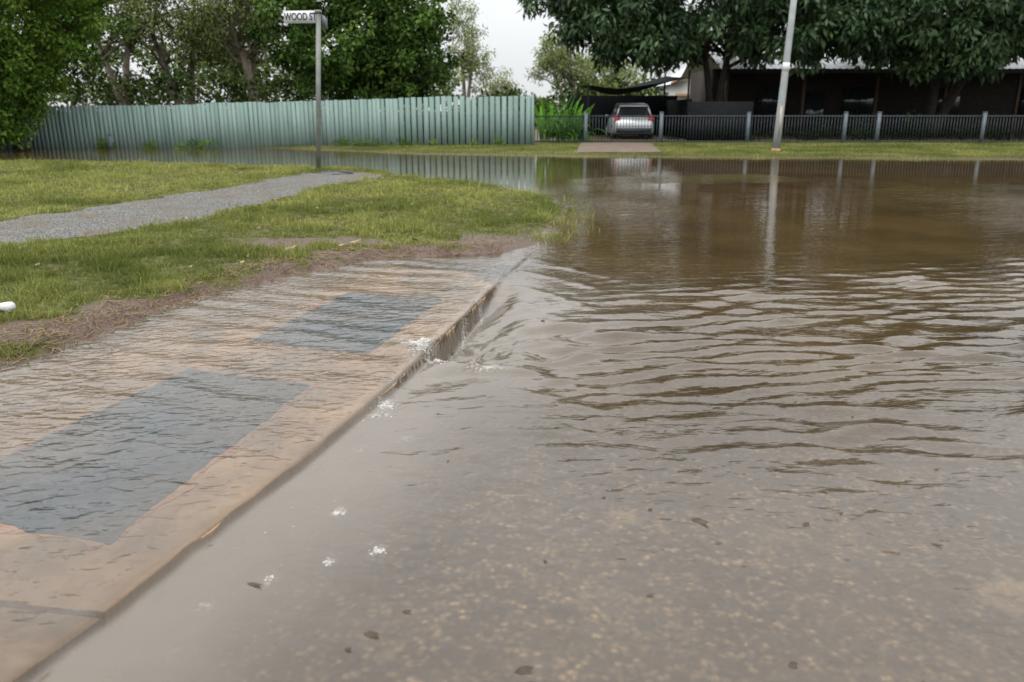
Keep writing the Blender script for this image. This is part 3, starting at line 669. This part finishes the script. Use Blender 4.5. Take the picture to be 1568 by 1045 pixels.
b=MB(); loft(b,[sec(-.02,1.45,.38,.62,.05),sec(.04,1.66,.30,.92,.06),sec(.18,1.74,.26,.98,.08,.06,.03),sec(1.0,1.78,.24,.97,.08,.06,.03),sec(2.7,1.78,.24,.95,.08,.06,.03),sec(3.4,1.74,.26,.90,.1,.06,.04),sec(3.95,1.62,.28,.76,.1,.06,.04),sec(4.12,1.4,.34,.6,.06)])
b.make('body',M_carpaint,car,True)
b=MB(); loft(b,[sec(.16,1.50,.90,.97,.02,.01,.02),sec(.36,1.48,.90,1.38,.06,.01,.17),sec(.55,1.48,.9,1.46,.06,.01,.2),sec(1.6,1.5,.9,1.5,.06,.01,.2),sec(2.3,1.5,.9,1.44,.06,.01,.2),sec(3.1,1.5,.88,.95,.02,.01,.02)]); b.make('windows',M_glass,car,True)
b=MB(); loft(b,[sec(.28,1.12,1.40,1.44,.015,.01),sec(.5,1.16,1.45,1.50,.02,.01),sec(1.6,1.18,1.49,1.545,.02,.01),sec(2.35,1.12,1.43,1.47,.015,.01)]); 
for sx in(-1,1):
    b.tube([(sx*.75,.12,.95),(sx*.60,.33,1.40),(sx*.575,.55,1.47),(sx*.58,1.6,1.51),(sx*.57,2.35,1.45),(sx*.72,3.05,.95)],.035,5)
    b.tube([(sx*.75,1.5,.95),(sx*.60,1.5,1.48)],.03,4)
b.box((0,.10,.80),(1.15,.10,.34)); b.make('roof_and_pillars',M_carpaint,car)
b=MB(); b.box((0,-.03,.42),(1.5,.10,.18)); b.make('bumper_trim',M_black,car)
b=MB(); b.box((0,.03,.70),(.5,.02,.13)); b.make('number_plate',M_white,car)
b=MB()
for sx in(-1,1): b.box((sx*.72,.08,.86),(.22,.12,.24)); b.box((sx*.74,.1,1.0),(.12,.1,.14),taper=.7)
b.make('tail_lights',M_red,car)
for nm,r0,mt in (('tyres',.31,M_rubber),('rims',.2,M_galv)):
    b=MB()
    for sx in(-1,1):
        for wy in(.75,3.3):
            w_=.90 if nm=='rims' else .885
            b.tube([(sx*(w_-.2),wy,.31),(sx*w_,wy,.31)],r0,18)
    b.make(nm,mt,car)
b=MB()
for sx in(-1,1): b.box((sx*.95,2.5,1.0),(.16,.1,.12))
b.make('mirrors',M_carpaint,car)
car.location=(5.2,35.2,.04); car.rotation_euler=(0,0,math.radians(-2))

# ---------------------------------------------------------------- world / light
w=bpy.data.worlds.new('World'); scn.world=w; w.use_nodes=True; nt=w.node_tree; nt.nodes.clear()
sky=N(nt,'ShaderNodeTexSky',sky_type='NISHITA'); sky.sun_disc=False; sky.sun_elevation=math.radians(55); sky.sun_rotation=math.radians(-150); sky.dust_density=3
tc=N(nt,'ShaderNodeTexCoord'); sx=N(nt,'ShaderNodeSeparateXYZ'); L(nt,tc.outputs['Generated'],sx.inputs[0])
gz=mathn(nt,'POWER',mathn(nt,'MAXIMUM',sx.outputs[2],0.),1.25)
lum=mathn(nt,'ADD',mathn(nt,'MULTIPLY',gz,36.0),8.2)
cl=noise(nt,3.2,2,.55,tc.outputs['Generated'],0)
lum=mathn(nt,'MULTIPLY',lum,mathn(nt,'ADD',mathn(nt,'MULTIPLY',cl,.6),.70))
tint=N(nt,'ShaderNodeCombineColor')
L(nt,mathn(nt,'MULTIPLY',lum,.975),tint.inputs[0]);L(nt,lum,tint.inputs[1]);L(nt,mathn(nt,'MULTIPLY',lum,1.01),tint.inputs[2])
c=mixc(nt,.93,sky.outputs[0],tint.outputs[0])
bg=N(nt,'ShaderNodeBackground',inp={'Strength':.1}); L(nt,c,bg.inputs[0])
o=N(nt,'ShaderNodeOutputWorld'); L(nt,bg.outputs[0],o.inputs[0])
sd=bpy.data.lights.new('sun','SUN'); sd.energy=.8; sd.angle=math.radians(25); sd.color=(1,.97,.92)
so=bpy.data.objects.new('sun',sd); scn.collection.objects.link(so); so.rotation_euler=(math.radians(35),0,math.radians(-30))
cd=bpy.data.cameras.new('camera'); cd.lens=28; cd.sensor_width=36; cd.clip_end=1500; cd.clip_start=.05
cd.dof.use_dof=True; cd.dof.focus_distance=4.6; cd.dof.aperture_fstop=2.8
co=bpy.data.objects.new('camera',cd); scn.collection.objects.link(co); co.location=(0,0,1.3); co.rotation_euler=(math.radians(90-16.18),0,0)
scn.camera=co
